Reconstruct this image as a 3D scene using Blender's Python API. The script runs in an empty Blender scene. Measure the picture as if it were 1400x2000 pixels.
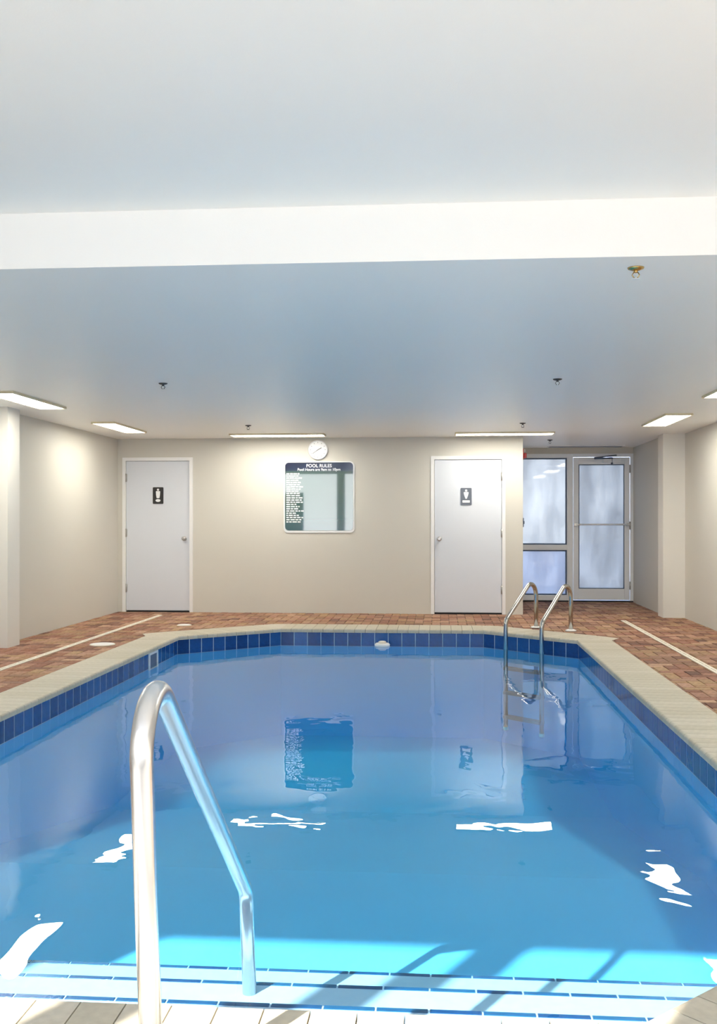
import bpy, bmesh, math, random
from mathutils import Vector, Matrix
from mathutils.geometry import tessellate_polygon

random.seed(7)
scene = bpy.context.scene
COL = scene.collection

# ------------------------------------------------------------------ camera, sky, sun, exposure
FPX, EYE, HORIZON = 2000.0, 1.23, 1016.0
YAW = math.atan(160 / 2000)
cam = bpy.data.cameras.new('camera')
cam_o = bpy.data.objects.new('camera', cam); COL.objects.link(cam_o)
cam_o.location = (0, 0, EYE)
cam_o.rotation_euler = (math.radians(90), 0, YAW)
cam.sensor_fit = 'VERTICAL'; cam.sensor_height = 24.0; cam.lens = 24.0 * FPX / 2000
cam.shift_y = (HORIZON - 1000) / 2000
cam.clip_start = 0.05; cam.clip_end = 300
scene.camera = cam_o

AZ, EL = math.radians(28), math.radians(26.6)
SUN = Vector((math.sin(AZ) * math.cos(EL), math.cos(AZ) * math.cos(EL), -math.sin(EL)))

world = bpy.data.worlds.new('sky'); scene.world = world; world.use_nodes = True
wn = world.node_tree.nodes; wl = world.node_tree.links
wbg = wn['Background']
# clear sky: pale near the horizon, bluer overhead, the same all round
wtc = wn.new('ShaderNodeTexCoord'); wsp = wn.new('ShaderNodeSeparateXYZ'); wl.new(wtc.outputs['Generated'], wsp.inputs[0])
wrp = wn.new('ShaderNodeValToRGB'); wl.new(wsp.outputs['Z'], wrp.inputs[0])
wrp.color_ramp.elements[0].position = 0.0; wrp.color_ramp.elements[0].color = (0.98, 0.98, 0.97, 1)
wrp.color_ramp.elements[1].position = 1.0; wrp.color_ramp.elements[1].color = (0.20, 0.38, 0.78, 1)
_e = wrp.color_ramp.elements.new(0.35); _e.color = (0.60, 0.72, 0.93, 1)
wl.new(wrp.outputs[0], wbg.inputs['Color']); wbg.inputs['Strength'].default_value = 2.0

sun = bpy.data.lights.new('sun', 'SUN'); sun.energy = 10.8; sun.angle = math.radians(0.6); sun.color = (1.0, 0.90, 0.79)
sun_o = bpy.data.objects.new('sun', sun); COL.objects.link(sun_o)
sun_o.rotation_euler = SUN.to_track_quat('-Z', 'Y').to_euler(); sun_o.location = (-8, -14, 12)

def portal(x, y, z, sx, sz):
    l = bpy.data.lights.new('window_portal', 'AREA'); l.shape = 'RECTANGLE'; l.size = sx; l.size_y = sz
    l.cycles.is_portal = True
    o = bpy.data.objects.new('window_portal', l); COL.objects.link(o)
    o.location = (x, y, z); o.rotation_euler = (math.radians(90), 0, 0)     # faces +Y, into the room
portal(-0.63, -0.80, 1.605, 7.4, 1.75)

vs = scene.view_settings
vs.view_transform = 'Standard'; vs.look = 'None'; vs.exposure = 1.17; vs.gamma = 1.0; vs.use_curve_mapping = False
scene.cycles.diffuse_bounces = 8
FIX = 12.0      # radiance of the fluorescent diffusers

# ------------------------------------------------------------------ materials
def mat(name, color, rough=0.5, metal=0.0, spec=0.5, coat=0.0, noise=None, bump=None, emit=None):
    """noise=(scale, other colour, amount)   bump=(scale, strength, distance)"""
    m = bpy.data.materials.new(name); m.use_nodes = True
    nt = m.node_tree; p = nt.nodes['Principled BSDF']
    p.inputs['Base Color'].default_value = (*color, 1)
    p.inputs['Roughness'].default_value = rough
    p.inputs['Metallic'].default_value = metal
    p.inputs['Specular IOR Level'].default_value = spec
    p.inputs['Coat Weight'].default_value = coat
    p.inputs['Coat Roughness'].default_value = 0.02
    tc = None
    if noise or bump:
        tc = nt.nodes.new('ShaderNodeTexCoord')
    if noise:
        n = nt.nodes.new('ShaderNodeTexNoise'); n.inputs['Scale'].default_value = noise[0]; n.inputs['Detail'].default_value = 4
        nt.links.new(tc.outputs['Object'], n.inputs['Vector'])
        r = nt.nodes.new('ShaderNodeMapRange'); r.inputs[1].default_value = 0.35; r.inputs[2].default_value = 0.65
        r.inputs[3].default_value = 0; r.inputs[4].default_value = noise[2]
        nt.links.new(n.outputs['Fac'], r.inputs[0])
        mx = nt.nodes.new('ShaderNodeMix'); mx.data_type = 'RGBA'
        mx.inputs['A'].default_value = (*color, 1); mx.inputs['B'].default_value = (*noise[1], 1)
        nt.links.new(r.outputs[0], mx.inputs['Factor']); nt.links.new(mx.outputs['Result'], p.inputs['Base Color'])
    if bump:
        n = nt.nodes.new('ShaderNodeTexNoise'); n.inputs['Scale'].default_value = bump[0]; n.inputs['Detail'].default_value = 3
        nt.links.new(tc.outputs['Object'], n.inputs['Vector'])
        b = nt.nodes.new('ShaderNodeBump'); b.inputs['Strength'].default_value = bump[1]; b.inputs['Distance'].default_value = bump[2]
        nt.links.new(n.outputs['Fac'], b.inputs['Height']); nt.links.new(b.outputs['Normal'], p.inputs['Normal'])
    if emit:
        p.inputs['Emission Color'].default_value = (*emit[0], 1); p.inputs['Emission Strength'].default_value = emit[1]
    return m

def random_mat(name, stops, joined, rough=0.75, spec=0.3, bump=(60, 0.25, 0.004), grain=0.25):
    """base colour picked per object (or per loose island when joined) from a ramp, with fine grain"""
    m = mat(name, stops[0][1], rough, spec=spec, bump=bump)
    nt = m.node_tree; p = nt.nodes['Principled BSDF']
    if joined:
        src = nt.nodes.new('ShaderNodeNewGeometry').outputs['Random Per Island']
    else:
        src = nt.nodes.new('ShaderNodeObjectInfo').outputs['Random']
    ramp = nt.nodes.new('ShaderNodeValToRGB'); cr = ramp.color_ramp
    cr.elements[0].position, cr.elements[0].color = stops[0][0], (*stops[0][1], 1)
    cr.elements[1].position, cr.elements[1].color = stops[-1][0], (*stops[-1][1], 1)
    for q, c in stops[1:-1]:
        e = cr.elements.new(q); e.color = (*c, 1)
    nt.links.new(src, ramp.inputs[0])
    tc = nt.nodes.new('ShaderNodeTexCoord')
    n = nt.nodes.new('ShaderNodeTexNoise'); n.inputs['Scale'].default_value = 35; n.inputs['Detail'].default_value = 5
    nt.links.new(tc.outputs['Object'], n.inputs['Vector'])
    mr = nt.nodes.new('ShaderNodeMapRange'); mr.inputs[1].default_value = 0.3; mr.inputs[2].default_value = 0.7
    mr.inputs[3].default_value = 1 - grain; mr.inputs[4].default_value = 1 + grain
    nt.links.new(n.outputs['Fac'], mr.inputs[0])
    mx = nt.nodes.new('ShaderNodeVectorMath'); mx.operation = 'SCALE'
    nt.links.new(ramp.outputs[0], mx.inputs[0]); nt.links.new(mr.outputs[0], mx.inputs['Scale'])
    nt.links.new(mx.outputs[0], p.inputs['Base Color'])
    return m

def glass_mat(name, fog=0.0, fog_color=(0.85, 0.92, 1.0), ior=1.5):
    """thin pane: clear transmission + Fresnel gloss, with an uneven translucent film of condensation"""
    m = bpy.data.materials.new(name); m.use_nodes = True
    nt = m.node_tree; N = nt.nodes; L = nt.links
    N.remove(N['Principled BSDF']); out = N['Material Output']
    geo = N.new('ShaderNodeNewGeometry')
    eta = N.new('ShaderNodeMapRange'); eta.inputs[3].default_value = ior; eta.inputs[4].default_value = 1 / ior
    L.new(geo.outputs['Backfacing'], eta.inputs[0])
    fr = N.new('ShaderNodeFresnel'); L.new(eta.outputs[0], fr.inputs['IOR'])
    tr = N.new('ShaderNodeBsdfTransparent'); tr.inputs[0].default_value = (0.96, 0.98, 0.98, 1)
    gl = N.new('ShaderNodeBsdfGlossy'); gl.inputs['Roughness'].default_value = 0.03
    body = tr.outputs[0]
    if fog:
        tc = N.new('ShaderNodeTexCoord')
        mp = N.new('ShaderNodeMapping'); mp.inputs['Scale'].default_value = (2.2, 2.2, 0.7)
        L.new(tc.outputs['Object'], mp.inputs['Vector'])
        n = N.new('ShaderNodeTexNoise'); n.inputs['Scale'].default_value = 1.4; n.inputs['Detail'].default_value = 6
        L.new(mp.outputs[0], n.inputs['Vector'])
        mr = N.new('ShaderNodeMapRange'); mr.inputs[1].default_value = 0.35; mr.inputs[2].default_value = 0.65
        mr.inputs[3].default_value = max(0, fog - 0.10); mr.inputs[4].default_value = min(1, fog + 0.10)
        L.new(n.outputs['Fac'], mr.inputs[0])
        tl = N.new('ShaderNodeBsdfTranslucent'); tl.inputs[0].default_value = (*fog_color, 1)
        df = N.new('ShaderNodeBsdfDiffuse'); df.inputs[0].default_value = (*fog_color, 1)
        fm = N.new('ShaderNodeMixShader'); fm.inputs[0].default_value = 0.45
        L.new(tl.outputs[0], fm.inputs[1]); L.new(df.outputs[0], fm.inputs[2])
        mx = N.new('ShaderNodeMixShader'); L.new(mr.outputs[0], mx.inputs[0])
        L.new(tr.outputs[0], mx.inputs[1]); L.new(fm.outputs[0], mx.inputs[2])
        body = mx.outputs[0]
    ms = N.new('ShaderNodeMixShader')
    L.new(fr.outputs[0], ms.inputs[0]); L.new(body, ms.inputs[1]); L.new(gl.outputs[0], ms.inputs[2])
    L.new(ms.outputs[0], out.inputs['Surface'])
    return m

def water_mat():
    m = bpy.data.materials.new('pool_water'); m.use_nodes = True
    nt = m.node_tree; N = nt.nodes; L = nt.links
    N.remove(N['Principled BSDF']); out = N['Material Output']
    tc = N.new('ShaderNodeTexCoord')
    mp = N.new('ShaderNodeMapping'); mp.inputs['Scale'].default_value = (1.0, 0.8, 1)
    L.new(tc.outputs['Object'], mp.inputs['Vector'])
    n1 = N.new('ShaderNodeTexNoise'); n1.inputs['Scale'].default_value = 2.2; n1.inputs['Detail'].default_value = 2.5
    n1.inputs['Roughness'].default_value = 0.45; n1.inputs['Distortion'].default_value = 0.6
    L.new(mp.outputs[0], n1.inputs['Vector'])
    b = N.new('ShaderNodeBump'); b.inputs['Strength'].default_value = 0.30; b.inputs['Distance'].default_value = 0.012
    L.new(n1.outputs['Fac'], b.inputs['Height'])
    geo = N.new('ShaderNodeNewGeometry')
    eta = N.new('ShaderNodeMapRange'); eta.inputs[3].default_value = 1.333; eta.inputs[4].default_value = 1 / 1.333
    L.new(geo.outputs['Backfacing'], eta.inputs[0])
    fr = N.new('ShaderNodeFresnel'); L.new(eta.outputs[0], fr.inputs['IOR']); L.new(b.outputs[0], fr.inputs['Normal'])
    tr = N.new('ShaderNodeBsdfTransparent')
    gl = N.new('ShaderNodeBsdfGlossy'); gl.inputs['Roughness'].default_value = 0.0; L.new(b.outputs[0], gl.inputs['Normal'])
    ms = N.new('ShaderNodeMixShader')
    L.new(fr.outputs[0], ms.inputs[0]); L.new(tr.outputs[0], ms.inputs[1]); L.new(gl.outputs[0], ms.inputs[2])
    L.new(ms.outputs[0], out.inputs['Surface'])
    va = N.new('ShaderNodeVolumeAbsorption'); va.inputs['Color'].default_value = (0.05, 0.90, 0.99, 1); va.inputs['Density'].default_value = 0.30
    L.new(va.outputs[0], out.inputs['Volume'])
    return m

M = {}
M['wall'] = mat('cream_wall_paint', (0.63, 0.61, 0.555), 0.6, noise=(0.8, (0.615, 0.595, 0.535), 0.5), bump=(220, 0.06, 0.002))
M['pier'] = mat('lit_pier_paint', (0.76, 0.74, 0.69), 0.6, bump=(220, 0.05, 0.002))  # paler than the walls: window light on the piers put into the colour
M['ceiling'] = mat('white_ceiling_plaster', (0.95, 0.935, 0.885), 0.38, bump=(150, 0.10, 0.003))
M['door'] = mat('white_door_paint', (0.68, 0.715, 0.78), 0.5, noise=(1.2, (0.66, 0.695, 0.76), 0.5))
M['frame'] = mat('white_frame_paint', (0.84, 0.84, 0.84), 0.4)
M['alu'] = mat('white_aluminium', (0.88, 0.91, 0.95), 0.35)
M['gasket'] = mat('dark_gasket', (0.10, 0.14, 0.22), 0.5)
M['dark'] = mat('dark_gap', (0.03, 0.03, 0.035), 0.8)
M['chrome'] = mat('polished_steel', (0.80, 0.80, 0.81), 0.27, metal=1.0)
M['ladder'] = mat('reflection_dark_steel', (0.52, 0.52, 0.50), 0.20, metal=1.0)  # steel darkened in colour to stand for the bricks it mirrors
M['tread'] = mat('teal_ladder_tread', (0.02, 0.13, 0.20), 0.5)
M['satin'] = mat('satin_steel', (0.55, 0.54, 0.53), 0.3, metal=1.0)
M['hinge'] = mat('hinge_steel', (0.45, 0.44, 0.42), 0.35, metal=0.8)
M['brass'] = mat('brass', (0.60, 0.42, 0.16), 0.25, metal=1.0)
M['sprinkler'] = mat('dull_bronze', (0.10, 0.095, 0.09), 0.4, metal=0.6)
M['white_plastic'] = mat('white_plastic', (0.86, 0.86, 0.84), 0.4)
M['cream_plastic'] = mat('cream_plastic', (0.80, 0.75, 0.64), 0.5, noise=(6, (0.70, 0.64, 0.53), 0.6))
M['glow'] = mat('fluorescent_diffuser', (0.9, 0.9, 0.85), 0.5, emit=((1.0, 0.955, 0.84), FIX))
M['red'] = mat('red_enamel', (0.55, 0.02, 0.02), 0.35)
M['black'] = mat('black_plastic', (0.012, 0.012, 0.014), 0.35)
M['grey_plate'] = mat('grey_sign_plate', (0.13, 0.15, 0.19), 0.35)
M['white_print'] = mat('white_print', (0.85, 0.87, 0.88), 0.4)
M['clock_face'] = mat('clock_face_white', (0.86, 0.88, 0.90), 0.3, coat=0.5)
M['clock_rim'] = mat('clock_rim_white', (0.80, 0.82, 0.85), 0.3)
M['clock_hand'] = mat('clock_hand_grey', (0.18, 0.19, 0.2), 0.4)
M['slab'] = mat('mortar_bed', (0.16, 0.12, 0.09), 0.9, noise=(12, (0.12, 0.09, 0.07), 1.0))
M['grout'] = mat('tile_grout', (0.42, 0.55, 0.66), 0.7)
M['plaster'] = mat('pool_plaster', (0.14, 0.51, 0.88), 0.7, noise=(1.5, (0.12, 0.485, 0.86), 0.6))
M['step_plaster'] = mat('step_plaster', (0.38, 0.58, 0.80), 0.7, noise=(25, (0.34, 0.55, 0.78), 0.7))
M['tile'] = random_mat('blue_glazed_tile', [(0.0, (0.008, 0.050, 0.19)), (0.5, (0.012, 0.072, 0.26)), (1.0, (0.018, 0.10, 0.32))], False, rough=0.08, spec=0.35, bump=(9, 0.15, 0.004), grain=0.15)
M['nosing'] = random_mat('blue_nosing_tile', [(0.0, (0.005, 0.05, 0.18)), (1.0, (0.01, 0.10, 0.25))], False, rough=0.2, spec=0.5, grain=0.1)
COPE = [(0.0, (0.51, 0.465, 0.36)), (0.5, (0.55, 0.505, 0.405)), (1.0, (0.58, 0.535, 0.44))]
M['cope'] = random_mat('cream_coping_stone', COPE, False, rough=0.65, bump=(45, 0.2, 0.003), grain=0.08)
PAVE = [(0.0, (0.13, 0.065, 0.045)), (0.16, (0.30, 0.14, 0.095)), (0.32, (0.42, 0.25, 0.17)), (0.48, (0.20, 0.10, 0.07)), (0.64, (0.40, 0.26, 0.14)), (0.8, (0.27, 0.115, 0.07)), (1.0, (0.48, 0.31, 0.20))]
M['paver'] = random_mat('clay_paver', PAVE, False)
M['paver_joined'] = random_mat('clay_paver_far', PAVE, True)
M['bounce_tile'] = mat('bounce_deck_tile', (0.42, 0.40, 0.365), 0.6, noise=(8, (0.38, 0.36, 0.33), 0.6))
M['ground'] = mat('outdoor_paving', (0.62, 0.63, 0.66), 0.9, noise=(0.5, (0.56, 0.57, 0.60), 1.0))
M['clear'] = glass_mat('clear_glass')
M['fog'] = glass_mat('fogged_glass', 0.82, (0.62, 0.63, 0.62))
M['fog_door'] = glass_mat('streaked_fogged_glass', 0.87, (0.53, 0.545, 0.55))
M['frost'] = glass_mat('frosted_glass', 0.88, (0.56, 0.60, 0.68))
M['water'] = water_mat()

# ------------------------------------------------------------------ mesh helpers
ORIGIN = {}
def link(o, parent=None):
    COL.objects.link(o)
    if parent is not None: o.parent = parent
    return o

def tag(o, label=None, cat=None, group=None, kind=None):
    if label: o['label'] = label
    if cat: o['category'] = cat
    if group: o['group'] = group
    if kind: o['kind'] = kind
    return o

def empty(name, loc, label=None, cat=None, group=None, kind=None):
    o = bpy.data.objects.new(name, None); o.empty_display_size = 0.1
    o.location = loc; ORIGIN[o.name] = Vector(loc)
    link(o); tag(o, label, cat, group, kind)
    return o

class MB:
    """collects world-space geometry; build() links it as one mesh object"""
    def __init__(s): s.v = []; s.f = []; s.smooth = []
    def add(s, vs_, fs, smooth=False):
        b = len(s.v); s.v += [tuple(p) for p in vs_]; s.f += [tuple(i + b for i in f) for f in fs]
        s.smooth += [smooth] * len(fs); return s
    def box(s, x0, x1, y0, y1, z0, z1):
        vs_ = [(x, y, z) for z in (z0, z1) for y in (y0, y1) for x in (x0, x1)]
        return s.add(vs_, [(0, 2, 3, 1), (4, 5, 7, 6), (0, 1, 5, 4), (2, 6, 7, 3), (0, 4, 6, 2), (1, 3, 7, 5)])
    def bbox(s, x0, x1, y0, y1, z0, z1, r):
        """box with all edges chamfered by r"""
        bm = bmesh.new(); bmesh.ops.create_cube(bm, size=1)
        for v in bm.verts:
            v.co = Vector(((x0 + x1) / 2 + v.co.x * (x1 - x0), (y0 + y1) / 2 + v.co.y * (y1 - y0), (z0 + z1) / 2 + v.co.z * (z1 - z0)))
        bmesh.ops.bevel(bm, geom=bm.edges[:], offset=r, segments=2, profile=0.5, affect='EDGES')
        bm.verts.index_update()
        s.add([v.co[:] for v in bm.verts], [[v.index for v in f.verts] for f in bm.faces]); bm.free(); return s
    def prism(s, poly, z0, z1):
        """poly: xy points, counter-clockwise, convex or not"""
        n = len(poly)
        vs_ = [(x, y, z0) for x, y in poly] + [(x, y, z1) for x, y in poly]
        fs = [tuple(range(n - 1, -1, -1)), tuple(range(n, 2 * n))] + [(i, (i + 1) % n, n + (i + 1) % n, n + i) for i in range(n)]
        return s.add(vs_, fs)
    def tube(s, pts, r, seg=16, caps=True):
        pts = [Vector(p) for p in pts]; n = len(pts); vs_ = []; fs = []
        t0 = (pts[1] - pts[0]).normalized()
        up = Vector((0, 0, 1)) if abs(t0.z) < 0.9 else Vector((1, 0, 0))
        nx = t0.cross(up).normalized(); prev = t0
        for i, p in enumerate(pts):
            t = (pts[min(i + 1, n - 1)] - pts[max(i - 1, 0)]).normalized()
            q = prev.rotation_difference(t); nx = q @ nx; prev = t
            ny = t.cross(nx).normalized()
            for k in range(seg):
                a = 2 * math.pi * k / seg
                vs_.append(p + nx * (r * math.cos(a)) + ny * (r * math.sin(a)))
        for i in range(n - 1):
            for k in range(seg):
                k2 = (k + 1) % seg
                fs.append((i * seg + k, i * seg + k2, (i + 1) * seg + k2, (i + 1) * seg + k))
        s.add(vs_, fs, True)
        if caps:
            b = len(s.v) - len(vs_)
            s.f += [tuple(b + k for k in range(seg - 1, -1, -1)), tuple(b + (n - 1) * seg + k for k in range(seg))]; s.smooth += [False, False]
        return s
    def lathe(s, c, prof, axis='z', seg=24):
        """prof: (radius, height) list along the axis, revolved about the point c"""
        c = Vector(c); vs_ = []; fs = []; n = len(prof)
        ax = {'z': (Vector((1, 0, 0)), Vector((0, 1, 0)), Vector((0, 0, 1))), 'y': (Vector((0, 0, 1)), Vector((1, 0, 0)), Vector((0, 1, 0))),
              'x': (Vector((0, 1, 0)), Vector((0, 0, 1)), Vector((1, 0, 0)))}[axis]
        for r, h in prof:
            for k in range(seg):
                a = 2 * math.pi * k / seg
                vs_.append(c + ax[0] * (r * math.cos(a)) + ax[1] * (r * math.sin(a)) + ax[2] * h)
        for i in range(n - 1):
            for k in range(seg):
                k2 = (k + 1) % seg
                fs.append((i * seg + k, i * seg + k2, (i + 1) * seg + k2, (i + 1) * seg + k))
        s.add(vs_, fs, True)
        b = len(s.v) - len(vs_)
        s.f += [tuple(b + k for k in range(seg - 1, -1, -1)), tuple(b + (n - 1) * seg + k for k in range(seg))]; s.smooth += [False, False]
        return s
    def mesh(s, name, m, org=Vector((0, 0, 0))):
        me = bpy.data.meshes.new(name)
        me.from_pydata([tuple(Vector(p) - org) for p in s.v], [], s.f)
        me.polygons.foreach_set('use_smooth', s.smooth); me.materials.append(m)
        bm = bmesh.new(); bm.from_mesh(me); bmesh.ops.recalc_face_normals(bm, faces=bm.faces[:]); bm.to_mesh(me); bm.free()
        me.update(); return me
    def build(s, name, m, parent=None):
        if parent is not None:
            org = ORIGIN[parent.name]
        else:
            xs, ys, zs = zip(*s.v)
            org = Vector(((min(xs) + max(xs)) / 2, (min(ys) + max(ys)) / 2, min(zs)))
        o = bpy.data.objects.new(name, s.mesh(name, m, org))
        if parent is None: o.location = org
        ORIGIN[o.name] = Vector(org)
        return link(o, parent)

def struct(name, mb, m, label=None):
    o = mb.build(name, m); o['kind'] = 'structure'
    if label: o['label'] = label
    return o

def fillet(pts, radii, seg=8):
    """polyline with rounded corners"""
    pts = [Vector(p) for p in pts]; out = [pts[0]]
    for i in range(1, len(pts) - 1):
        a, b, c = pts[i - 1], pts[i], pts[i + 1]; r = radii[i - 1]
        u = (a - b).normalized(); w = (c - b).normalized(); ang = u.angle(w)
        d = min(r / math.tan(ang / 2), 0.48 * (a - b).length, 0.48 * (c - b).length); r = d * math.tan(ang / 2)
        cen = b + (u + w).normalized() * (r / math.sin(ang / 2))
        p0 = b + u * d - cen; p1 = b + w * d - cen; tot = p0.angle(p1); axis = p0.cross(p1).normalized()
        for k in range(seg + 1):
            out.append(cen + Matrix.Rotation(tot * k / seg, 3, axis) @ p0)
    out.append(pts[-1]); return out

def rrect(x0, x1, z0, z1, r, seg=5):
    out = []
    for cx, cz, a0 in ((x1 - r, z1 - r, 0), (x0 + r, z1 - r, 90), (x0 + r, z0 + r, 180), (x1 - r, z0 + r, 270)):
        for k in range(seg + 1):
            a = math.radians(a0 + 90 * k / seg); out.append((cx + r * math.cos(a), cz + r * math.sin(a)))
    return out

def plate_xz(mb, poly, y0, y1):
    """flat plate: outline in x,z between the depths y0 (front) and y1"""
    n = len(poly)
    vs_ = [(x, y0, z) for x, z in poly] + [(x, y1, z) for x, z in poly]
    return mb.add(vs_, [tuple(range(n)), tuple(range(2 * n - 1, n - 1, -1))] + [(i, n + i, n + (i + 1) % n, (i + 1) % n) for i in range(n)])

# ------------------------------------------------------------------ dimensions (metres; deck = 0, camera above the origin)
XL, XR = -4.32, 3.06            # side walls
YB = 13.46                      # wall with the two white doors
XC = 1.07                       # its outer corner: right of it the lobby recess
YE, XE = 15.62, 2.88            # glazed entrance and right wall of the recess
YF = -0.90                      # window wall behind the camera
ZC, ZN, ZH = 2.32, 2.56, 2.53   # low ceiling, ceiling above the steps, window head
YS = 4.31             # where the low ceiling starts
ZW = -0.157                     # water level
POOL = [(-1.85, 2.53), (0.50, 2.53), (1.41, 3.40), (1.41, 10.61), (0.48, 11.48), (-1.80, 11.48), (-2.77, 10.62), (-2.77, 3.40)]   # ccw

# ------------------------------------------------------------------ the room shell
outer = [(XL - 0.2, YF - 0.2), (XE + 0.4, YF - 0.2), (XE + 0.4, YE + 0.3), (XL - 0.2, YE + 0.3)]
def ring(outer_, hole, z0, z1):
    mb = MB()
    tri = tessellate_polygon([[Vector((*p, 0)) for p in outer_], [Vector((*p, 0)) for p in reversed(hole)]])
    pts = list(outer_) + list(reversed(hole)); n = len(pts)
    mb.add([(x, y, z1) for x, y in pts] + [(x, y, z0) for x, y in pts],
           [tuple(t) for t in tri] + [tuple(n + i for i in reversed(t)) for t in tri])
    return mb
slab_hole = [(x + (0.02 if x > -0.6 else -0.02) * 1, y + (0.02 if y > 7 else -0.02)) for x, y in POOL]
floor = struct('floor', ring(outer, slab_hole, -0.06, -0.006), M['slab'], 'brick paved pool deck in red and tan herringbone')

struct('wall_left', MB().box(XL - 0.2, XL, YF - 0.2, YB + 0.2, -0.06, ZN + 0.1), M['wall'])
struct('wall_right', MB().box(XR, XR + 0.22, YF - 0.2, 13.2, -0.06, ZN + 0.1), M['wall'])
struct('wall_recess', MB().box(XE, XR + 0.22, 13.2, YE + 0.2, -0.06, 2.6), M['wall'])
struct('trim_1', MB().box(2.79, XR, 13.14, 13.44, 0, ZC), M['pier'], 'square pier in window-lit tone on the right wall')
struct('trim_2', MB().box(XL, -4.14, 9.53, 9.81, 0, ZC), M['pier'], 'square pier in window-lit tone on the left wall')

# door openings in the far wall: (x0, x1) of the clear opening
D1 = (-4.235, -3.315); D2 = (-0.105, 0.825); DT = 2.05
def door_x(px, d=13.5):
    return d * ((px - 700) / FPX * math.cos(YAW) - math.sin(YAW))
wb = MB()
for a, b in ((XL, D1[0]), (D1[1], D2[0]), (D2[1], XC)):
    wb.box(a, b, YB, YB + 0.14, -0.06, 2.6)
for a, b in (D1, D2):
    wb.box(a, b, YB, YB + 0.14, DT, 2.6)
    wb.box(a, b, YB + 0.10, YB + 0.14, -0.06, DT)
wb.box(XC - 0.14, XC, YB + 0.14, YE + 0.2, -0.06, 2.6)
struct('wall_back', wb, M['wall'])
struct('ceiling', MB().box(XL - 0.2, XR + 0.22, YS, YE + 0.2, ZC, ZN + 0.12), M['ceiling'], 'white plaster ceiling over the far pool')
struct('ceiling', MB().box(XL - 0.2, XR + 0.22, YF - 0.2, YS, ZN, ZN + 0.12), M['ceiling'], 'raised white ceiling over the pool steps')

# window wall behind the camera
wf = MB()
wf.box(XL, XR, YF - 0.15, YF, -0.06, 0.75)
wf.box(XL, XR, YF - 0.15, YF, ZH, ZN)
wf.box(XL, -3.74, YF - 0.15, YF, 0.75, 1.95)
for x in (-2.71, -1.20, 0.55, 1.80):
    wf.box(x - 0.075, x + 0.075, YF - 0.15, YF, 0.75, ZH)
struct('wall_front', wf, M['frame'])
wi = [2]
def front_window(x0, x1, z0, z1, bars, left=True, right=True):
    r = empty('window_%d' % wi[0], ((x0 + x1) / 2, YF - 0.08, z0), kind='structure'); wi[0] += 1
    f = MB(); t = 0.035
    f.box(x0, x1, YF - 0.10, YF - 0.05, z0, z0 + t).box(x0, x1, YF - 0.10, YF - 0.05, z1 - t, z1)
    if left: f.box(x0, x0 + t, YF - 0.10, YF - 0.05, z0 + t, z1 - t)
    if right: f.box(x1 - t, x1, YF - 0.10, YF - 0.05, z0 + t, z1 - t)
    for b in bars: f.box(b - 0.025, b + 0.025, YF - 0.10, YF - 0.05, z0 + t, z1 - t)
    f.build('window_frame', M['alu'], r)
    xs = [x0 + t * left] + [q for b in bars for q in (b - 0.025, b + 0.025)] + [x1 - t * right]
    for a, b in zip(xs[::2], xs[1::2]):
        MB().add([(a, YF - 0.075, z0 + t), (b, YF - 0.075, z0 + t), (b, YF - 0.075, z1 - t), (a, YF - 0.075, z1 - t)], [(0, 1, 2, 3)]).build('pane', M['clear'], r)
for x0, x1, bars in ((XL, -2.785, []), (-2.635, -1.275, []), (-1.125, 0.475, [-0.5]), (0.625, 1.725, []), (1.875, XR, [])):
    if x0 == XL:
        front_window(x0, -3.74, 1.95, ZH, bars, right=False); front_window(-3.74, x1, 0.75, ZH, bars, left=False)
    else:
        front_window(x0, x1, 0.75, ZH, bars)

# ground outside, round the building
gx0, gx1, gy0, gy1 = XL - 0.2, XR + 0.22, YF - 0.2, YE + 0.2
g = MB()
for a in ((-60, 60, -60, gy0), (-60, 60, gy1, 60), (-60, gx0, gy0, gy1), (gx1, 60, gy0, gy1)):
    g.box(a[0], a[1], a[2], a[3], -0.2, -0.08)
struct('ground', g, M['ground'], 'pale paving outside the building')

# ------------------------------------------------------------------ white restroom doors
def white_door(name, op, knob_x, hinge_x):
    x0, x1 = op
    r = empty(name, ((x0 + x1) / 2, YB, 0), kind='structure')
    f = MB(); t = 0.045; y0, y1 = YB - 0.012, YB + 0.10
    f.box(x0 - 0.02, x0 + t - 0.02, y0, y1, 0, DT + 0.02).box(x1 - t + 0.02, x1 + 0.02, y0, y1, 0, DT + 0.02).box(x0 + t - 0.02, x1 - t + 0.02, y0, y1, DT - t + 0.02, DT + 0.02)
    f.build('door_frame', M['frame'], r)
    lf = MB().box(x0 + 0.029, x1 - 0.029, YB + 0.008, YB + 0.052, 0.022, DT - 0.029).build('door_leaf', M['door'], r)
    MB().box(x0 + 0.026, x1 - 0.026, YB + 0.02, YB + 0.09, 0.0, 0.012).build('gap_strip', M['dark'], r)  # dark strip coloured as the shade in the gap under the door
    for z in (0.32, 1.06, 1.80):
        h = MB(); h.tube([(hinge_x, YB - 0.004, z - 0.055), (hinge_x, YB - 0.004, z + 0.055)], 0.010, 10)
        h.box(hinge_x - 0.014, hinge_x + 0.014, YB + 0.002, YB + 0.007, z - 0.05, z + 0.05)
        h.build('hinge', M['hinge'], lf)
    k = MB().lathe((knob_x, YB + 0.007, 0.985), [(0.030, 0), (0.030, -0.006), (0.026, -0.010)], 'y').build('knob_rose', M['satin'], lf)
    MB().lathe((knob_x, YB, 0.985), [(0.011, 0.0), (0.011, -0.022), (0.022, -0.030), (0.028, -0.042), (0.026, -0.056), (0.014, -0.063)], 'y').build('knob', M['satin'], lf)
    return r
white_door('door_1', D1, D1[1] - 0.095, D1[0] + 0.027)
white_door('door_2', D2, D2[0] + 0.09, D2[1] - 0.027)

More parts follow.
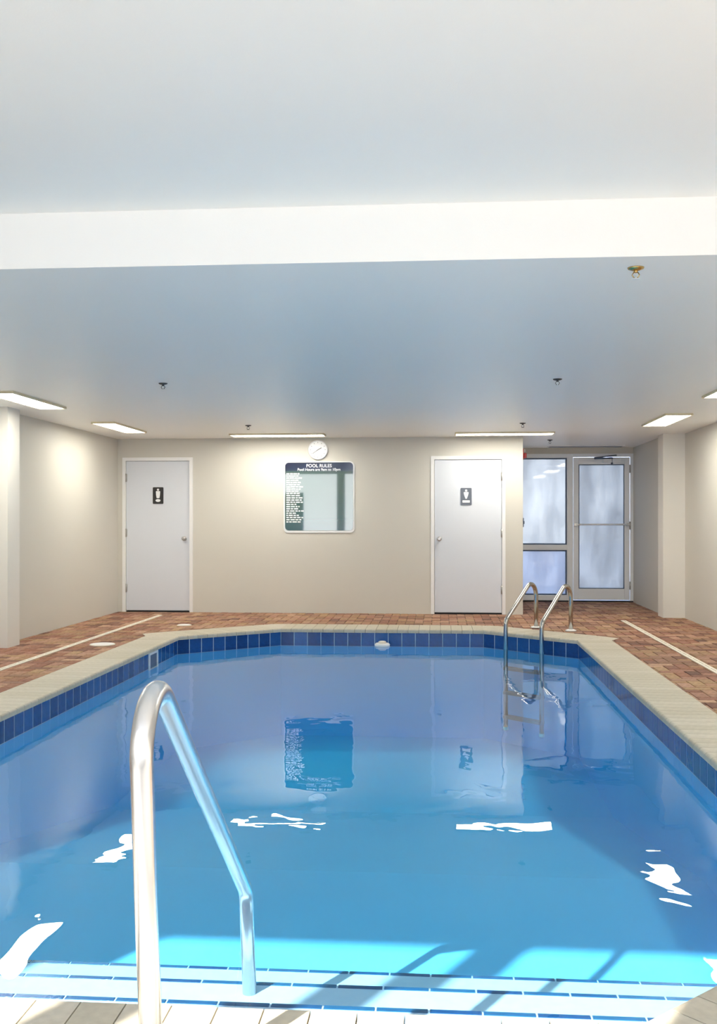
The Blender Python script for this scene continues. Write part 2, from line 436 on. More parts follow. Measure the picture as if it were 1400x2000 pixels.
def restroom_sign(name, x, z, plate, label, right):
    y = YB + 0.008
    r = empty(name, (x, y, z), label, 'sign')
    w, h = 0.072, 0.112
    plate_xz(MB(), rrect(x - w, x + w, z - h, z + h, 0.012), y - 0.008, y - 0.0005).build('plate', plate, r)
    fg = MB()
    ye = y - 0.0095
    hd = [(x + 0.015 * math.cos(a * math.pi / 8), z + 0.078 + 0.015 * math.sin(a * math.pi / 8)) for a in range(16)]
    plate_xz(fg, hd, ye, y - 0.008)
    if right:
        body = [(x - 0.034, z + 0.052), (x - 0.020, z + 0.060), (x + 0.020, z + 0.060), (x + 0.034, z + 0.052), (x + 0.024, z + 0.012), (x + 0.008, z - 0.030), (x - 0.008, z - 0.030), (x - 0.024, z + 0.012)]
    else:
        body = [(x - 0.030, z + 0.054), (x - 0.022, z + 0.060), (x + 0.022, z + 0.060), (x + 0.030, z + 0.054), (x + 0.026, z + 0.005), (x + 0.019, z - 0.034), (x - 0.019, z - 0.034), (x - 0.026, z + 0.005)]
    plate_xz(fg, list(reversed(body)), ye, y - 0.008)
    fg.build('figure', M['white_print'], r)
    if right:
        cap = rrect(x - 0.048, x + 0.048, z - 0.080, z - 0.050, 0.004)
    else:
        cap = [(x + 0.034 * math.cos(a * math.pi / 10), z - 0.066 + 0.019 * math.sin(a * math.pi / 10)) for a in range(20)]
    plate_xz(MB(), cap, ye, y - 0.008).build('caption_band', M['white_print'], r)
restroom_sign('restroom_sign', -3.77, 1.56, M['black'], 'black restroom sign on the white door beside the left wall', False)
restroom_sign('restroom_sign', 0.335, 1.54, M['grey_plate'], 'grey restroom sign on the white door beside the lobby recess', True)

# ------------------------------------------------------------------ glazed entrance in the recess
ZD = 2.18
def entrance():
    xm = 1.945                                    # mullion between the fixed light and the door
    yg = YE
    r = empty('window_1', ((XC + xm) / 2, yg, 0), kind='structure')
    def bar(name, *b): return MB().bbox(*b, 0.006).build(name, M['alu'], r)
    bar('window_frame', XC, XC + 0.06, yg, yg + 0.11, 0.02, ZD + 0.05)
    bar('window_frame', xm - 0.045, xm + 0.045, yg, yg + 0.11, 0.02, ZD + 0.05)
    bar('window_frame', XC + 0.06, xm - 0.045, yg, yg + 0.11, ZD - 0.01, ZD + 0.05)
    bar('window_frame', XC + 0.06, xm - 0.045, yg, yg + 0.11, 0.02, 0.10)
    bar('transom', XC + 0.06, xm - 0.045, yg, yg + 0.11, 0.78, 0.86)
    for z0, z1, mm in ((0.10, 0.78, M['frost']), (0.86, ZD - 0.01, M['fog'])):
        x0, x1 = XC + 0.06, xm - 0.045
        pn = MB().box(x0 + 0.02, x1 - 0.02, yg + 0.055, yg + 0.061, z0 + 0.02, z1 - 0.02).build('pane', mm, r)
        gk = MB(); gk.box(x0, x1, yg + 0.035, yg + 0.055, z0, z0 + 0.02).box(x0, x1, yg + 0.035, yg + 0.055, z1 - 0.02, z1)
        gk.box(x0, x0 + 0.02, yg + 0.035, yg + 0.055, z0 + 0.02, z1 - 0.02).box(x1 - 0.02, x1, yg + 0.035, yg + 0.055, z0 + 0.02, z1 - 0.02)
        gk.build('gasket', M['gasket'], r)
    # head panel over both, and sill
    struct('trim_3', MB().box(XC, XE, yg, yg + 0.11, ZD + 0.05, ZC), M['wall'], 'painted panel above the glazed entrance')
    struct('trim_4', MB().box(XC, XE, yg + 0.005, yg + 0.105, 0, 0.02), M['dark'], 'dark sill under the glazed entrance')
    # door
    x0, x1 = xm + 0.045, XE
    d = empty('door_3', ((x0 + x1) / 2, yg, 0), kind='structure')
    f = MB(); f.box(x1 - 0.045, x1, yg, yg + 0.11, 0.02, ZD + 0.05).box(x0, x1 - 0.045, yg, yg + 0.11, ZD, ZD + 0.05)
    f.build('door_frame', M['alu'], d)
    a, b = x0 + 0.006, x1 - 0.051; z0, z1 = 0.03, ZD - 0.006
    st = 0.078
    for nm, q in (('stile', (a, a + st, z0, z1)), ('stile', (b - st, b, z0, z1)), ('top_rail', (a + st, b - st, z1 - 0.105, z1)), ('bottom_rail', (a + st, b - st, z0, z0 + 0.17))):
        MB().bbox(q[0], q[1], yg + 0.015, yg + 0.06, q[2], q[3], 0.004).build(nm, M['alu'], d)
    gx0, gx1, gz0, gz1 = a + st, b - st, z0 + 0.17, z1 - 0.105
    MB().box(gx0, gx1, yg + 0.035, yg + 0.041, gz0, gz1).build('pane', M['fog_door'], d)
    gk = MB(); e = 0.012
    gk.box(gx0, gx1, yg + 0.022, yg + 0.034, gz0, gz0 + e).box(gx0, gx1, yg + 0.022, yg + 0.034, gz1 - e, gz1)
    gk.box(gx0, gx0 + e, yg + 0.022, yg + 0.034, gz0 + e, gz1 - e).box(gx1 - e, gx1, yg + 0.022, yg + 0.034, gz0 + e, gz1 - e)
    gk.build('gasket', M['gasket'], d)
    pb = MB().tube([(a + 0.02, yg - 0.045, 1.165), (b - 0.02, yg - 0.045, 1.165)], 0.014, 12).build('push_bar', M['alu'], d)
    for x in (a + 0.03, b - 0.03):
        MB().bbox(x - 0.025, x + 0.025, yg - 0.058, yg + 0.016, 1.145, 1.185, 0.004).build('bar_bracket', M['satin'], pb)
    c = MB().bbox(b - 0.40, b - 0.14, yg - 0.05, yg + 0.015, z1 - 0.085, z1 - 0.02, 0.006).build('door_closer', M['alu'], d)
    arm = MB(); arm.tube([(b - 0.27, yg - 0.035, z1 - 0.012), (b - 0.55, yg - 0.19, z1 - 0.030)], 0.011, 8)
    arm.tube([(b - 0.55, yg - 0.19, z1 - 0.018), (b - 0.20, yg - 0.01, z1 + 0.03)], 0.009, 8)
    arm.lathe((b - 0.27, yg - 0.035, z1 - 0.105), [(0.016, 0), (0.016, 0.10)], 'z', 12)
    arm.build('closer_arm', M['gasket'], c)
    for z in (0.25, 1.15, 2.0):
        MB().tube([(b + 0.004, yg + 0.004, z - 0.06), (b + 0.004, yg + 0.004, z + 0.06)], 0.010, 10).build('hinge', M['hinge'], d)
entrance()

# ------------------------------------------------------------------ pool
pool = empty('swimming_pool', (-0.68, 7.0, -0.06), 'rectangular indoor pool with clipped corners, blue tile band and cream coping', 'pool')
def floor_z(y):
    if y < 5.6: return -0.70
    if y > 8.5: return -1.20
    return -0.70 - 0.50 * (y - 5.6) / 2.9
# basin: walls and floor, one shell
bas = MB(); cuts = []
poly = []
for i, p in enumerate(POOL):
    q = POOL[(i + 1) % 8]; poly.append(p)
    ys = sorted([y for y in (5.6, 8.5) if min(p[1], q[1]) < y < max(p[1], q[1])], reverse=p[1] > q[1])
    for y in ys:
        t = (y - p[1]) / (q[1] - p[1]); poly.append((p[0] + (q[0] - p[0]) * t, y))
n = len(poly)
bas.add([(x, y, -0.035) for x, y in poly] + [(x, y, floor_z(y)) for x, y in poly], [(i, (i + 1) % n, n + (i + 1) % n, n + i) for i in range(n)])
def idx(pt): return n + poly.index(pt)
near = [i for i in range(n) if poly[i][1] <= 5.6 + 1e-6]; mid = [i for i in range(n) if 5.6 - 1e-6 <= poly[i][1] <= 8.5 + 1e-6]; far = [i for i in range(n) if poly[i][1] >= 8.5 - 1e-6]
bas.f += [tuple(n + i for i in g_) for g_ in (near, mid, far)]; bas.smooth += [False] * 3
me = bas.mesh('basin', M['plaster'], ORIGIN[pool.name]); bo = link(bpy.data.objects.new('basin', me), pool)

def clip_poly(pts, a, b, c):
    """keep a*x + b*y <= c"""
    out = []
    for i, p in enumerate(pts):
        q = pts[(i + 1) % len(pts)]; dp = a * p[0] + b * p[1] - c; dq = a * q[0] + b * q[1] - c
        if dp <= 0: out.append(p)
        if dp * dq < 0:
            t = dp / (dp - dq); out.append((p[0] + (q[0] - p[0]) * t, p[1] + (q[1] - p[1]) * t))
    return out
inner = []
for i in range(8):
    p, q, w = Vector(POOL[i - 1]), Vector(POOL[i]), Vector(POOL[(i + 1) % 8])
    n1 = Vector(((p - q).y, -(p - q).x)).normalized() * -1; n1 = Vector((-(q - p).y, (q - p).x)).normalized(); n2 = Vector((-(w - q).y, (w - q).x)).normalized()
    k = (n1 + n2).normalized(); inner.append(tuple(q + k * (0.003 / max(0.3, k.dot(n1)))))
STEPS = [(3.10, -0.25), (3.57, -0.40), (4.02, -0.55)]
nose = None
for ys, zs in STEPS:
    pl = clip_poly(inner, 0, 1, ys)
    stp = MB().prism(pl, -0.72, zs).build('step', M['step_plaster'], pool)
    xs = [p[0] for p in pl if abs(p[1] - ys) < 1e-5]; x0, x1 = min(xs), max(xs)
    k = int((x1 - x0) / 0.155); w = (x1 - x0) / k
    mb = MB().bbox(-w / 2 + 0.003, w / 2 - 0.003, -0.020, 0.003, -0.020, 0.002, 0.001)
    mesh = mb.mesh('nosing_tile', M['nosing'])
    for i in range(k):
        o = link(bpy.data.objects.new('nosing_tile', mesh), stp)
        o.location = Vector((x0 + (i + 0.5) * w, ys, zs)) - ORIGIN[pool.name]

# waterline tiles and coping stones, edge by edge
def edge(i):
    p, q = Vector(POOL[i]), Vector(POOL[(i + 1) % 8]); u = (q - p).normalized()
    return p, q, u, Vector((u.y, -u.x)), (q - p).length       # outward normal
CW = [0.34, 0.34, 0.33, 0.46, 0.50, 0.46, 0.34, 0.34]          # coping depth per edge
for i in range(8):
    p, q, u, nrm, Ln = edge(i); ang = math.atan2(u.y, u.x)
    k = max(1, round(Ln / 0.152)); w = Ln / k
    # local frame: x along the edge, y outward
    mesh = MB().bbox(-w / 2 + 0.004, w / 2 - 0.004, -0.007, 0.004, -0.185, -0.036, 0.002).mesh('waterline_tile', M['tile'])
    band = MB().add([tuple(p.to_3d() - nrm.to_3d() * 0.0025 + Vector((0, 0, -0.036))), tuple(q.to_3d() - nrm.to_3d() * 0.0025 + Vector((0, 0, -0.036))),
              tuple(q.to_3d() - nrm.to_3d() * 0.0025 + Vector((0, 0, -0.19))), tuple(p.to_3d() - nrm.to_3d() * 0.0025 + Vector((0, 0, -0.19)))], [(0, 1, 2, 3)]).build('tile_band', M['grout'], pool)
    for j in range(k):
        c = p + u * ((j + 0.5) * w)
        if i == 6 and abs(c.y - 9.70) < 0.16: continue           # the skimmer mouth sits here
        o = link(bpy.data.objects.new('waterline_tile', mesh), band)
        o.location = Vector((c.x, c.y, 0)) - ORIGIN[pool.name]; o.rotation_euler.z = ang
    k = max(1, round(Ln / 0.118)); w = Ln / k; W = CW[i]; r = 0.018
    prof = [(-0.022, -0.034), (-0.022, -0.012)] + [(-0.022 + r * (1 - math.cos(a)), 0.006 - r * (1 - math.sin(a))) for a in (math.pi * t / 8 for t in range(1, 5))] + [(W, 0.006), (W, -0.034)]
    m_ = len(prof); hw = w / 2 - 0.002
    # local x of the outline runs along -nrm -> y outward is -y in the rotated frame
    vs_ = [(-hw, -a, z) for a, z in prof] + [(hw, -a, z) for a, z in prof]
    mesh = MB().add(vs_, [tuple(range(m_)), tuple(range(2 * m_ - 1, m_ - 1, -1))] + [(a, (a + 1) % m_, m_ + (a + 1) % m_, m_ + a) for a in range(m_)]).mesh('coping_stone', M['cope'])
    for j in range(k):
        c = p + u * ((j + 0.5) * w)
        o = link(bpy.data.objects.new('coping_stone', mesh), pool)
        o.location = Vector((c.x, c.y, 0)) - ORIGIN[pool.name]; o.rotation_euler.z = ang
    # wedge at the end corner
    _, _, u2, n2, _ = edge((i + 1) % 8); W2 = CW[(i + 1) % 8]
    c0 = q - (nrm + n2).normalized() * 0.022
    pl = [tuple(c0), tuple(q + nrm * W + u * 0.002), tuple(q + (nrm + n2).normalized() * max(W, W2) * 1.02), tuple(q + n2 * W2 - u2 * 0.002)]
    MB().prism(pl, -0.034, 0.0055).build('coping_stone', M['cope'], pool)
# skimmer mouth in the left wall
sk = MB(); sx, sy = -2.77, 9.70
for a in ((sy - 0.15, sy - 0.125, -0.20, -0.036), (sy + 0.125, sy + 0.15, -0.20, -0.036), (sy - 0.125, sy + 0.125, -0.06, -0.036), (sy - 0.125, sy + 0.125, -0.20, -0.19)):
    sk.box(sx - 0.002, sx + 0.014, a[0], a[1], a[2], a[3])
skm = sk.build('skimmer_mouth', M['white_plastic'], pool)
MB().box(sx - 0.001, sx + 0.004, sy - 0.125, sy + 0.125, -0.19, -0.06).build('skimmer_flap', M['gasket'], skm)

# water surface
wm = MB().add([(x, y, ZW) for x, y in inner], [tuple(range(8))])
w_o = wm.build('water', M['water'])
if w_o.data.polygons[0].normal.z < 0: w_o.data.flip_normals()
tag(w_o, 'clear blue water filling the indoor pool', 'water', kind='stuff')

# ------------------------------------------------------------------ brick pavers of the deck
OUT = []          # outer line of the coping as half planes: outside where n.x > c
for i in range(8):
    p, q, u, nrm, Ln = edge(i); OUT.append((nrm.x, nrm.y, nrm.dot(p) + CW[i] + 0.004))
U = 0.104; bricks = []
ROOMS = [(XL + 0.004, XR - 0.004, YF + 0.004, YB - 0.004), (XC + 0.004, XE - 0.004, YB - 0.004, YE - 0.004)]
def proj(x, y):
    xc = x * math.cos(YAW) + y * math.sin(YAW); d = y * math.cos(YAW) - x * math.sin(YAW)
    return (700 + FPX * xc / d, HORIZON + FPX * EYE / d, d) if d > 0.3 else (-1, -1, 1)
def area(pl): return 0.5 * abs(sum(pl[i][0] * pl[(i + 1) % len(pl)][1] - pl[(i + 1) % len(pl)][0] * pl[i][1] for i in range(len(pl))))
for ci in range(-45, 35):
    for cj in range(-12, 156):
        k = (ci - cj) % 4
        if k == 0: w, h = 2 * U, U
        elif k == 3: w, h = U, 2 * U
        else: continue
        gp = 0.0035; x0, y0 = ci * U, cj * U
        full = [(x0 + gp, y0 + gp), (x0 + w - gp, y0 + gp), (x0 + w - gp, y0 + h - gp), (x0 + gp, y0 + h - gp)]
        for R in ROOMS:
            pl = full
            for a, b, c in ((-1, 0, -R[0]), (1, 0, R[1]), (0, -1, -R[2]), (0, 1, R[3])):
                pl = clip_poly(pl, a, b, c)
                if len(pl) < 3: break
            if len(pl) < 3: continue
            e = max(OUT, key=lambda o: max(o[0] * x + o[1] * y - o[2] for x, y in pl))
            pl = clip_poly(pl, -e[0], -e[1], -e[2])
            if len(pl) < 3 or area(pl) < 0.0012: continue
            if y0 + h < 2.20: continue                        # added pale tiles there, by the windows
            bricks.append((pl, k, x0, y0, area(pl) > 0.98 * (w - 2 * gp) * (h - 2 * gp)))
seen = []
for t, b in enumerate(bricks):
    cx = sum(p[0] for p in b[0]) / len(b[0]); cy = sum(p[1] for p in b[0]) / len(b[0])
    px, py, d = proj(cx, cy)
    if 0 < px < 1400 and 0 < py < 2000: seen.append((area(b[0]) / d ** 3, t))
seen.sort(reverse=True); single = {t for _, t in seen[:295]}
shared = {}
def brick_mb(mb, pl, dz):
    # low chamfered block
    cx = sum(p[0] for p in pl) / len(pl); cy = sum(p[1] for p in pl) / len(pl); n_ = len(pl)
    ins = []
    for x, y in pl:
        l = math.hypot(x - cx, y - cy); s_ = max(0.0, (l - 0.006) / l); ins.append((cx + (x - cx) * s_, cy + (y - cy) * s_))
    vs_ = [(x, y, -0.006) for x, y in pl] + [(x, y, -0.003 + dz) for x, y in pl] + [(x, y, 0.001 + dz) for x, y in ins]
    fs = [tuple(2 * n_ + i for i in range(n_))]
    for i in range(n_):
        j = (i + 1) % n_; fs += [(i, j, n_ + j, n_ + i), (n_ + i, n_ + j, 2 * n_ + j, 2 * n_ + i)]
    mb.add(vs_, fs)
rest = MB()
for t, (pl, k, x0, y0, whole) in enumerate(bricks):
    dz = random.uniform(-0.0012, 0.0012)
    if t in single:
        if whole:
            if k not in shared:
                mb = MB(); brick_mb(mb, [(x - x0, y - y0) for x, y in pl], 0); shared[k] = mb.mesh('paver', M['paver'])
            o = link(bpy.data.objects.new('paver', shared[k]), floor); o.location = Vector((x0, y0, dz)) - ORIGIN[floor.name]
        else:
            mb = MB(); brick_mb(mb, pl, dz); mb.build('paver', M['paver'], floor)
    else:
        brick_mb(rest, pl, dz)
me = bpy.data.meshes.new('paver_field')
org = ORIGIN[floor.name]
me.from_pydata([tuple(Vector(p) - org) for p in rest.v], [], rest.f); me.materials.append(M['paver_joined'])
pf = link(bpy.data.objects.new('paver_field', me), floor); pf['kind'] = 'stuff'

# unseen pale tiles by the windows, added to keep red brick bounce off the ceiling
tf = MB(); T = 0.305
for i in range(-15, 11):
    for j in range(-3, 8):
        x0, x1 = max(i * T, XL + 0.004), min((i + 1) * T, XR - 0.004); y0, y1 = max(j * T, YF + 0.004), min((j + 1) * T, 2.18)
        if x1 - x0 > 0.02 and y1 - y0 > 0.02:
            brick_mb(tf, [(x0 + 0.002, y0 + 0.002), (x1 - 0.002, y0 + 0.002), (x1 - 0.002, y1 - 0.002), (x0 + 0.002, y1 - 0.002)], 0)
to = tf.build('bounce_tile_field', M['bounce_tile'], floor); to['kind'] = 'stuff'

# slot drains along both sides of the deck
def drain(x, y0, y1, label):
    r = empty('slot_drain', (x, (y0 + y1) / 2, 0), label, 'drain', 'cream slot drains along the deck')
    MB().bbox(x - 0.030, x + 0.030, y0, y1, 0.001, 0.008, 0.002).build('cover_strip', M['cream_plastic'], r)
    s_ = MB(); y = y0 + 0.1
    while y < y1 - 0.1:
        s_.box(x - 0.002, x + 0.002, y, y + 0.16, 0.0078, 0.0084); y += 0.2
    s_.build('slot', M['slab'], r)
drain(-3.60, 2.4, 12.95, 'cream slot drain in the brick deck along the left wall')
drain(2.225, 2.4, 12.72, 'cream slot drain in the brick deck along the right wall')

def deck_lid(name, x, y, rad, label):
    r = empty(name, (x, y, 0), label, 'lid')
    MB().lathe((x, y, 0.001), [(rad, 0), (rad, 0.006), (rad - 0.004, 0.009)], 'z', 32).build('rim', M['cream_plastic'], r)
    MB().lathe((x, y, 0.0095), [(rad - 0.012, 0), (rad - 0.014, 0.003)], 'z', 32).build('cover', M['white_plastic'], r)
deck_lid('skimmer_lid', -3.32, 9.86, 0.125, 'large round white skimmer lid set in the bricks beside the slot drain')
deck_lid('valve_lid', -2.98, 11.75, 0.085, 'small round white lid in the bricks near the clipped pool corner')

# ------------------------------------------------------------------ entry handrail
RX = -0.60
hr = empty('pool_handrail', (RX, 2.108, 0.006), 'polished steel handrail rising beside the pool steps', 'handrail')
pts = [(RX, 2.108, 0.004), (RX, 2.056, 0.42), (RX + 0.003, 1.985, 0.998), (-0.653, 3.41, -0.020), (-0.656, 3.49, -0.398)]
MB().tube(fillet(pts, [2.0, 0.118, 0.10], 14), 0.0241, 28).build('rail', M['chrome'], hr)
MB().lathe((RX, 2.108, 0.006), [(0.065, 0), (0.062, 0.010), (0.030, 0.024), (0.026, 0.028)], 'z', 28).build('escutcheon', M['chrome'], hr)

# ------------------------------------------------------------------ ladder at the clipped corner
LA, LB = Vector((0.70, 11.10)), Vector((1.05, 10.775)); LV = Vector((0.385, 0.685))
ld = empty('pool_ladder', (0.95, 11.2, 0.006), 'steel grab rail pool ladder at the clipped corner before the lobby recess', 'ladder')
for P in (LA, LB):
    def at(t, z): return (P.x + LV.x * t, P.y + LV.y * t, z)
    path = fillet([at(0, -1.02), at(0, 0.155), at(1.0, 0.625), at(1.0, 0.004)], [0.08, 0.15], 14)
    MB().tube(path, 0.0241, 16).build('rail', M['ladder'], ld)
    MB().lathe(at(1.0, 0.006), [(0.062, 0), (0.060, 0.010), (0.03, 0.020)], 'z', 24).build('flange', M['white_plastic'], ld)
    MB().lathe(at(0, -1.02), [(0.020, -0.01), (0.028, 0.0), (0.028, 0.03)], 'z', 16).build('bumper', M['white_plastic'], ld)
for z in (-0.36, -0.62, -0.88):
    d_ = (LB - LA).normalized(); nn = Vector((-d_.y, d_.x)); c = (LA + LB) / 2; hw = (LB - LA).length / 2
    pl = [c - d_ * hw - nn * 0.045, c + d_ * hw - nn * 0.045, c + d_ * hw + nn * 0.045, c - d_ * hw + nn * 0.045]
    MB().prism([tuple(p) for p in pl], z - 0.015, z + 0.015).build('tread', M['tread'], ld)

# float on the water by the far wall
fl = empty('chlorine_float', (-0.64, 11.30, ZW - 0.02), 'small white float on the water at the far tiled end', 'float')
MB().lathe((-0.64, 11.30, ZW - 0.02), [(0.05, 0), (0.082, 0.012), (0.085, 0.035), (0.07, 0.050)], 'z', 24).build('float_ring', M['white_plastic'], fl)
MB().lathe((-0.64, 11.30, ZW + 0.028), [(0.045, 0), (0.043, 0.018), (0.03, 0.024)], 'z', 20).build('cap', M['cream_plastic'], fl)

# ------------------------------------------------------------------ pool rules sign and clock
sg = empty('pool_rules_sign', (-1.60, YB, 1.07), 'square dark glossy pool rules sign with white border on the far wall', 'sign')
SX0, SX1, SZ0, SZ1 = -2.070, -1.130, 1.065, 2.005
plate_xz(MB(), rrect(SX0, SX1, SZ0, SZ1, 0.055), YB - 0.010, YB - 0.0005).build('backing', M['white_print'], sg)
def sign_mat():
    m = mat('sign_print', (0.01, 0.05, 0.08), 0.04, spec=1.0, coat=1.0)
    nt = m.node_tree; p = nt.nodes['Principled BSDF']; p.inputs['Coat IOR'].default_value = 1.85
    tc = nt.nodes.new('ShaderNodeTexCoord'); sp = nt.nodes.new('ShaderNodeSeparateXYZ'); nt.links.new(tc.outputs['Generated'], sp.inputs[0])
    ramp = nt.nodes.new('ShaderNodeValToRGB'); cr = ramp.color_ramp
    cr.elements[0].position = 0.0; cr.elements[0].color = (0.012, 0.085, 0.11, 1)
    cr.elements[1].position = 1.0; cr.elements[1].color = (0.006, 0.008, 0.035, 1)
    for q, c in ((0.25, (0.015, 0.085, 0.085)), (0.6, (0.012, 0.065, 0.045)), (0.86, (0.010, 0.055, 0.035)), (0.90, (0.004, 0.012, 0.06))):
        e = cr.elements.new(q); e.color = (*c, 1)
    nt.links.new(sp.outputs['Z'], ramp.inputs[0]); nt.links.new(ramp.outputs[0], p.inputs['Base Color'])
    return m
M['sign'] = sign_mat()
plate_xz(MB(), rrect(SX0 + 0.018, SX1 - 0.018, SZ0 + 0.028, SZ1 - 0.012, 0.05), YB - 0.013, YB - 0.010).build('printed_face', M['sign'], sg)
def text(body, x, z, size, parent, m, y, name):
    cu = bpy.data.curves.new(name, 'FONT'); cu.body = body; cu.size = size; cu.align_x = 'CENTER'; cu.align_y = 'CENTER'; cu.extrude = 0.0004; cu.offset = size * 0.012
    t = bpy.data.objects.new(name, cu); COL.objects.link(t); bpy.context.view_layer.update()
    me = bpy.data.meshes.new_from_object(t.evaluated_get(bpy.context.evaluated_depsgraph_get()))
    bpy.data.objects.remove(t); me.materials.clear(); me.materials.append(m)
    o = link(bpy.data.objects.new(name, me), parent)
    o.rotation_euler = (math.radians(90), 0, 0); o.location = Vector((x, y, z)) - ORIGIN[parent.name]
    return o
text('POOL RULES', -1.60, 1.948, 0.060, sg, M['white_print'], YB - 0.0136, 'heading')
text('Pool Hours are 9am to 10pm', -1.60, 1.898, 0.048, sg, M['white_print'], YB - 0.0136, 'subheading')
tl = MB(); z = 1.845
rng = random.Random(3)
while z > 1.19:
    x = SX0 + 0.035; end = SX0 + rng.uniform(0.19, 0.27)
    while x < end - 0.02:
        l = rng.uniform(0.02, 0.06); l = min(l, end - x)
        tl.box(x, x + l, YB - 0.0138, YB - 0.0130, z - 0.008, z + 0.008); x += l + 0.010
    z -= 0.029
tl.build('rule_lines', M['white_print'], sg)

ck = empty('wall_clock', (-1.612, YB, 2.03), 'round white wall clock hanging just above the pool rules sign', 'clock')
cx, cz = -1.612, 2.158
MB().lathe((cx, YB - 0.0005, cz), [(0.128, 0), (0.132, -0.02), (0.126, -0.034), (0.114, -0.036), (0.112, -0.028)], 'y', 36).build('rim', M['clock_rim'], ck)
MB().lathe((cx, YB - 0.0280, cz), [(0.112, 0), (0.112, -0.002)], 'y', 36).build('dial', M['clock_face'], ck)
for k in range(12):
    a = k * math.pi / 6; c_, s_ = math.cos(a), math.sin(a); w = 0.003
    mk = MB(); r0, r1 = 0.090, 0.104
    plate_xz(mk, [(cx + r0 * c_ - w * s_, cz + r0 * s_ + w * c_), (cx + r0 * c_ + w * s_, cz + r0 * s_ - w * c_), (cx + r1 * c_ + w * s_, cz + r1 * s_ - w * c_), (cx + r1 * c_ - w * s_, cz + r1 * s_ + w * c_)], YB - 0.0312, YB - 0.030)
    mk.build('hour_mark', M['clock_hand'], ck)
for nm, deg, ln, w in (('hour_hand', 30, 0.055, 0.005), ('minute_hand', 215, 0.085, 0.0035)):
    a = math.radians(deg); c_, s_ = math.cos(a), math.sin(a)
    mk = MB(); plate_xz(mk, [(cx - 0.015 * c_ - w * s_, cz - 0.015 * s_ + w * c_), (cx - 0.015 * c_ + w * s_, cz - 0.015 * s_ - w * c_), (cx + ln * c_ + w * s_, cz + ln * s_ - w * c_), (cx + ln * c_ - w * s_, cz + ln * s_ + w * c_)], YB - 0.0325, YB - 0.0315)
    mk.build(nm, M['clock_hand'], ck)

# ------------------------------------------------------------------ ceiling fixtures
def fixture(x0, x1, y0, y1, label):
    r = empty('ceiling_light', ((x0 + x1) / 2, (y0 + y1) / 2, ZC), label, 'light', 'fluorescent ceiling lights')
    t = 0.016; zb = ZC - 0.022; zt = ZC - 0.0005
    f = MB(); f.box(x0 - t, x1 + t, y0 - t, y0, zb, zt).box(x0 - t, x1 + t, y1, y1 + t, zb, zt).box(x0 - t, x0, y0, y1, zb, zt).box(x1, x1 + t, y0, y1, zb, zt)
    f.build('trim_frame', M['brass_trim'], r)
    MB().box(x0, x1, y0, y1, ZC - 0.018, ZC - 0.002).build('diffuser', M['glow'], r)
M['brass_trim'] = mat('cream_fixture_trim', (0.72, 0.62, 0.42), 0.4)
fixture(-2.64, -1.47, 12.74, 13.0, 'warm ceiling light in front of the far wall above the wall clock')
fixture(0.195, 1.39, 12.74, 13.0, 'warm ceiling light in front of the far wall above the grey restroom sign')
fixture(-3.84, -3.60, 11.08, 12.28, 'warm ceiling light along the left wall close to the far corner')
fixture(-3.84, -3.60, 8.38, 9.58, 'warm ceiling light along the left wall in front of the square pier')
fixture(2.30, 2.55, 10.68, 11.88, 'warm ceiling light along the right wall close to the lobby recess')
fixture(2.30, 2.55, 7.98, 9.18, 'warm ceiling light along the right wall over the middle of the deck')
fixture(-3.84, -3.60, 5.68, 6.88, 'warm ceiling light along the left wall near the raised ceiling')
fixture(2.30, 2.55, 5.28, 6.48, 'warm ceiling light along the right wall near the raised ceiling')

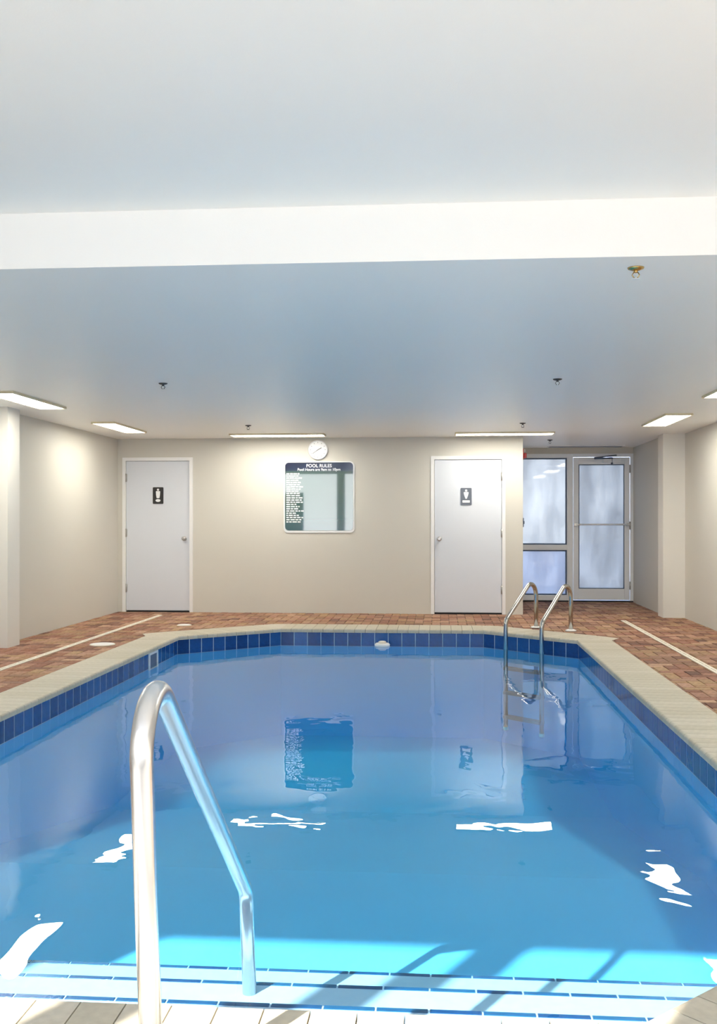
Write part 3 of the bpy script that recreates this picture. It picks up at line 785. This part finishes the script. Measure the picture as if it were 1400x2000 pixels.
def sprinkler(x, y, m1, m2, s, label, group=None):
    r = empty('sprinkler_head', (x, y, ZC), label, 'sprinkler', group)
    MB().lathe((x, y, ZC - 0.0005), [(0.036 * s, 0), (0.033 * s, -0.006 * s), (0.016 * s, -0.012 * s)], 'z', 24).build('escutcheon', m1, r)
    f = MB(); f.lathe((x, y, ZC - 0.010 * s), [(0.009 * s, 0), (0.009 * s, -0.012 * s)], 'z', 12)
    for q in (-1, 1):
        f.tube([(x + q * 0.008 * s, y, ZC - 0.020 * s), (x + q * 0.016 * s, y, ZC - 0.032 * s), (x + q * 0.004 * s, y, ZC - 0.048 * s)], 0.0025 * s, 6)
    f.build('yoke', m1, r)
    MB().lathe((x, y, ZC - 0.048 * s), [(0.016 * s, 0), (0.017 * s, -0.003 * s)], 'z', 16).build('deflector', m2, r)
sprinkler(0.84, 4.50, M['brass'], M['white_plastic'], 1.0, 'brass sprinkler head just behind the ceiling step')
sprinkler(-2.20, 8.00, M['sprinkler'], M['white_plastic'], 1.0, 'dark sprinkler head on the ceiling over the middle of the pool, left wall side', )
sprinkler(0.90, 8.00, M['sprinkler'], M['white_plastic'], 1.0, 'dark sprinkler head on the ceiling over the middle of the pool, right wall side')
sprinkler(-2.20, 11.62, M['sprinkler'], M['sprinkler'], 1.0, 'dark sprinkler head before the ceiling light above the wall clock')
sprinkler(0.92, 11.60, M['sprinkler'], M['sprinkler'], 1.0, 'dark sprinkler head before the ceiling light above the grey restroom sign')
sprinkler(1.48, 14.05, M['sprinkler'], M['sprinkler'], 1.0, 'dark sprinkler head on the ceiling of the lobby recess')

vt = empty('air_vent', (2.12, 15.25, ZC), 'long dark slotted air vent on the ceiling before the glazed entrance', 'vent')
MB().box(1.56, 2.68, 15.16, 15.34, ZC - 0.012, ZC - 0.0005).build('vent_frame', M['frame'], vt)
for k in range(4):
    y = 15.185 + k * 0.04
    MB().box(1.59, 2.65, y, y + 0.018, ZC - 0.014, ZC - 0.0115).build('slot', M['gasket'], vt)

# alarm and switch on the recess wall
al = empty('fire_alarm', (XC, 13.95, 2.05), 'red fire alarm on the side wall of the lobby recess', 'alarm')
MB().bbox(XC + 0.0005, XC + 0.045, 13.89, 14.01, 2.045, 2.195, 0.006).build('housing', M['red'], al)
MB().bbox(XC + 0.045, XC + 0.085, 13.905, 13.995, 2.065, 2.135, 0.010).build('horn', M['red'], al)
MB().bbox(XC + 0.045, XC + 0.070, 13.92, 13.98, 2.145, 2.185, 0.006).build('strobe_lens', M['white_plastic'], al)
sw = empty('wall_switch', (XC, 13.62, 1.14), 'small dark switch box on the corner of the lobby recess', 'switch')
MB().bbox(XC + 0.0005, XC + 0.022, 13.58, 13.66, 1.14, 1.26, 0.004).build('box', M['gasket'], sw)
MB().bbox(XC + 0.022, XC + 0.032, 13.605, 13.635, 1.18, 1.22, 0.002).build('toggle', M['black'], sw)
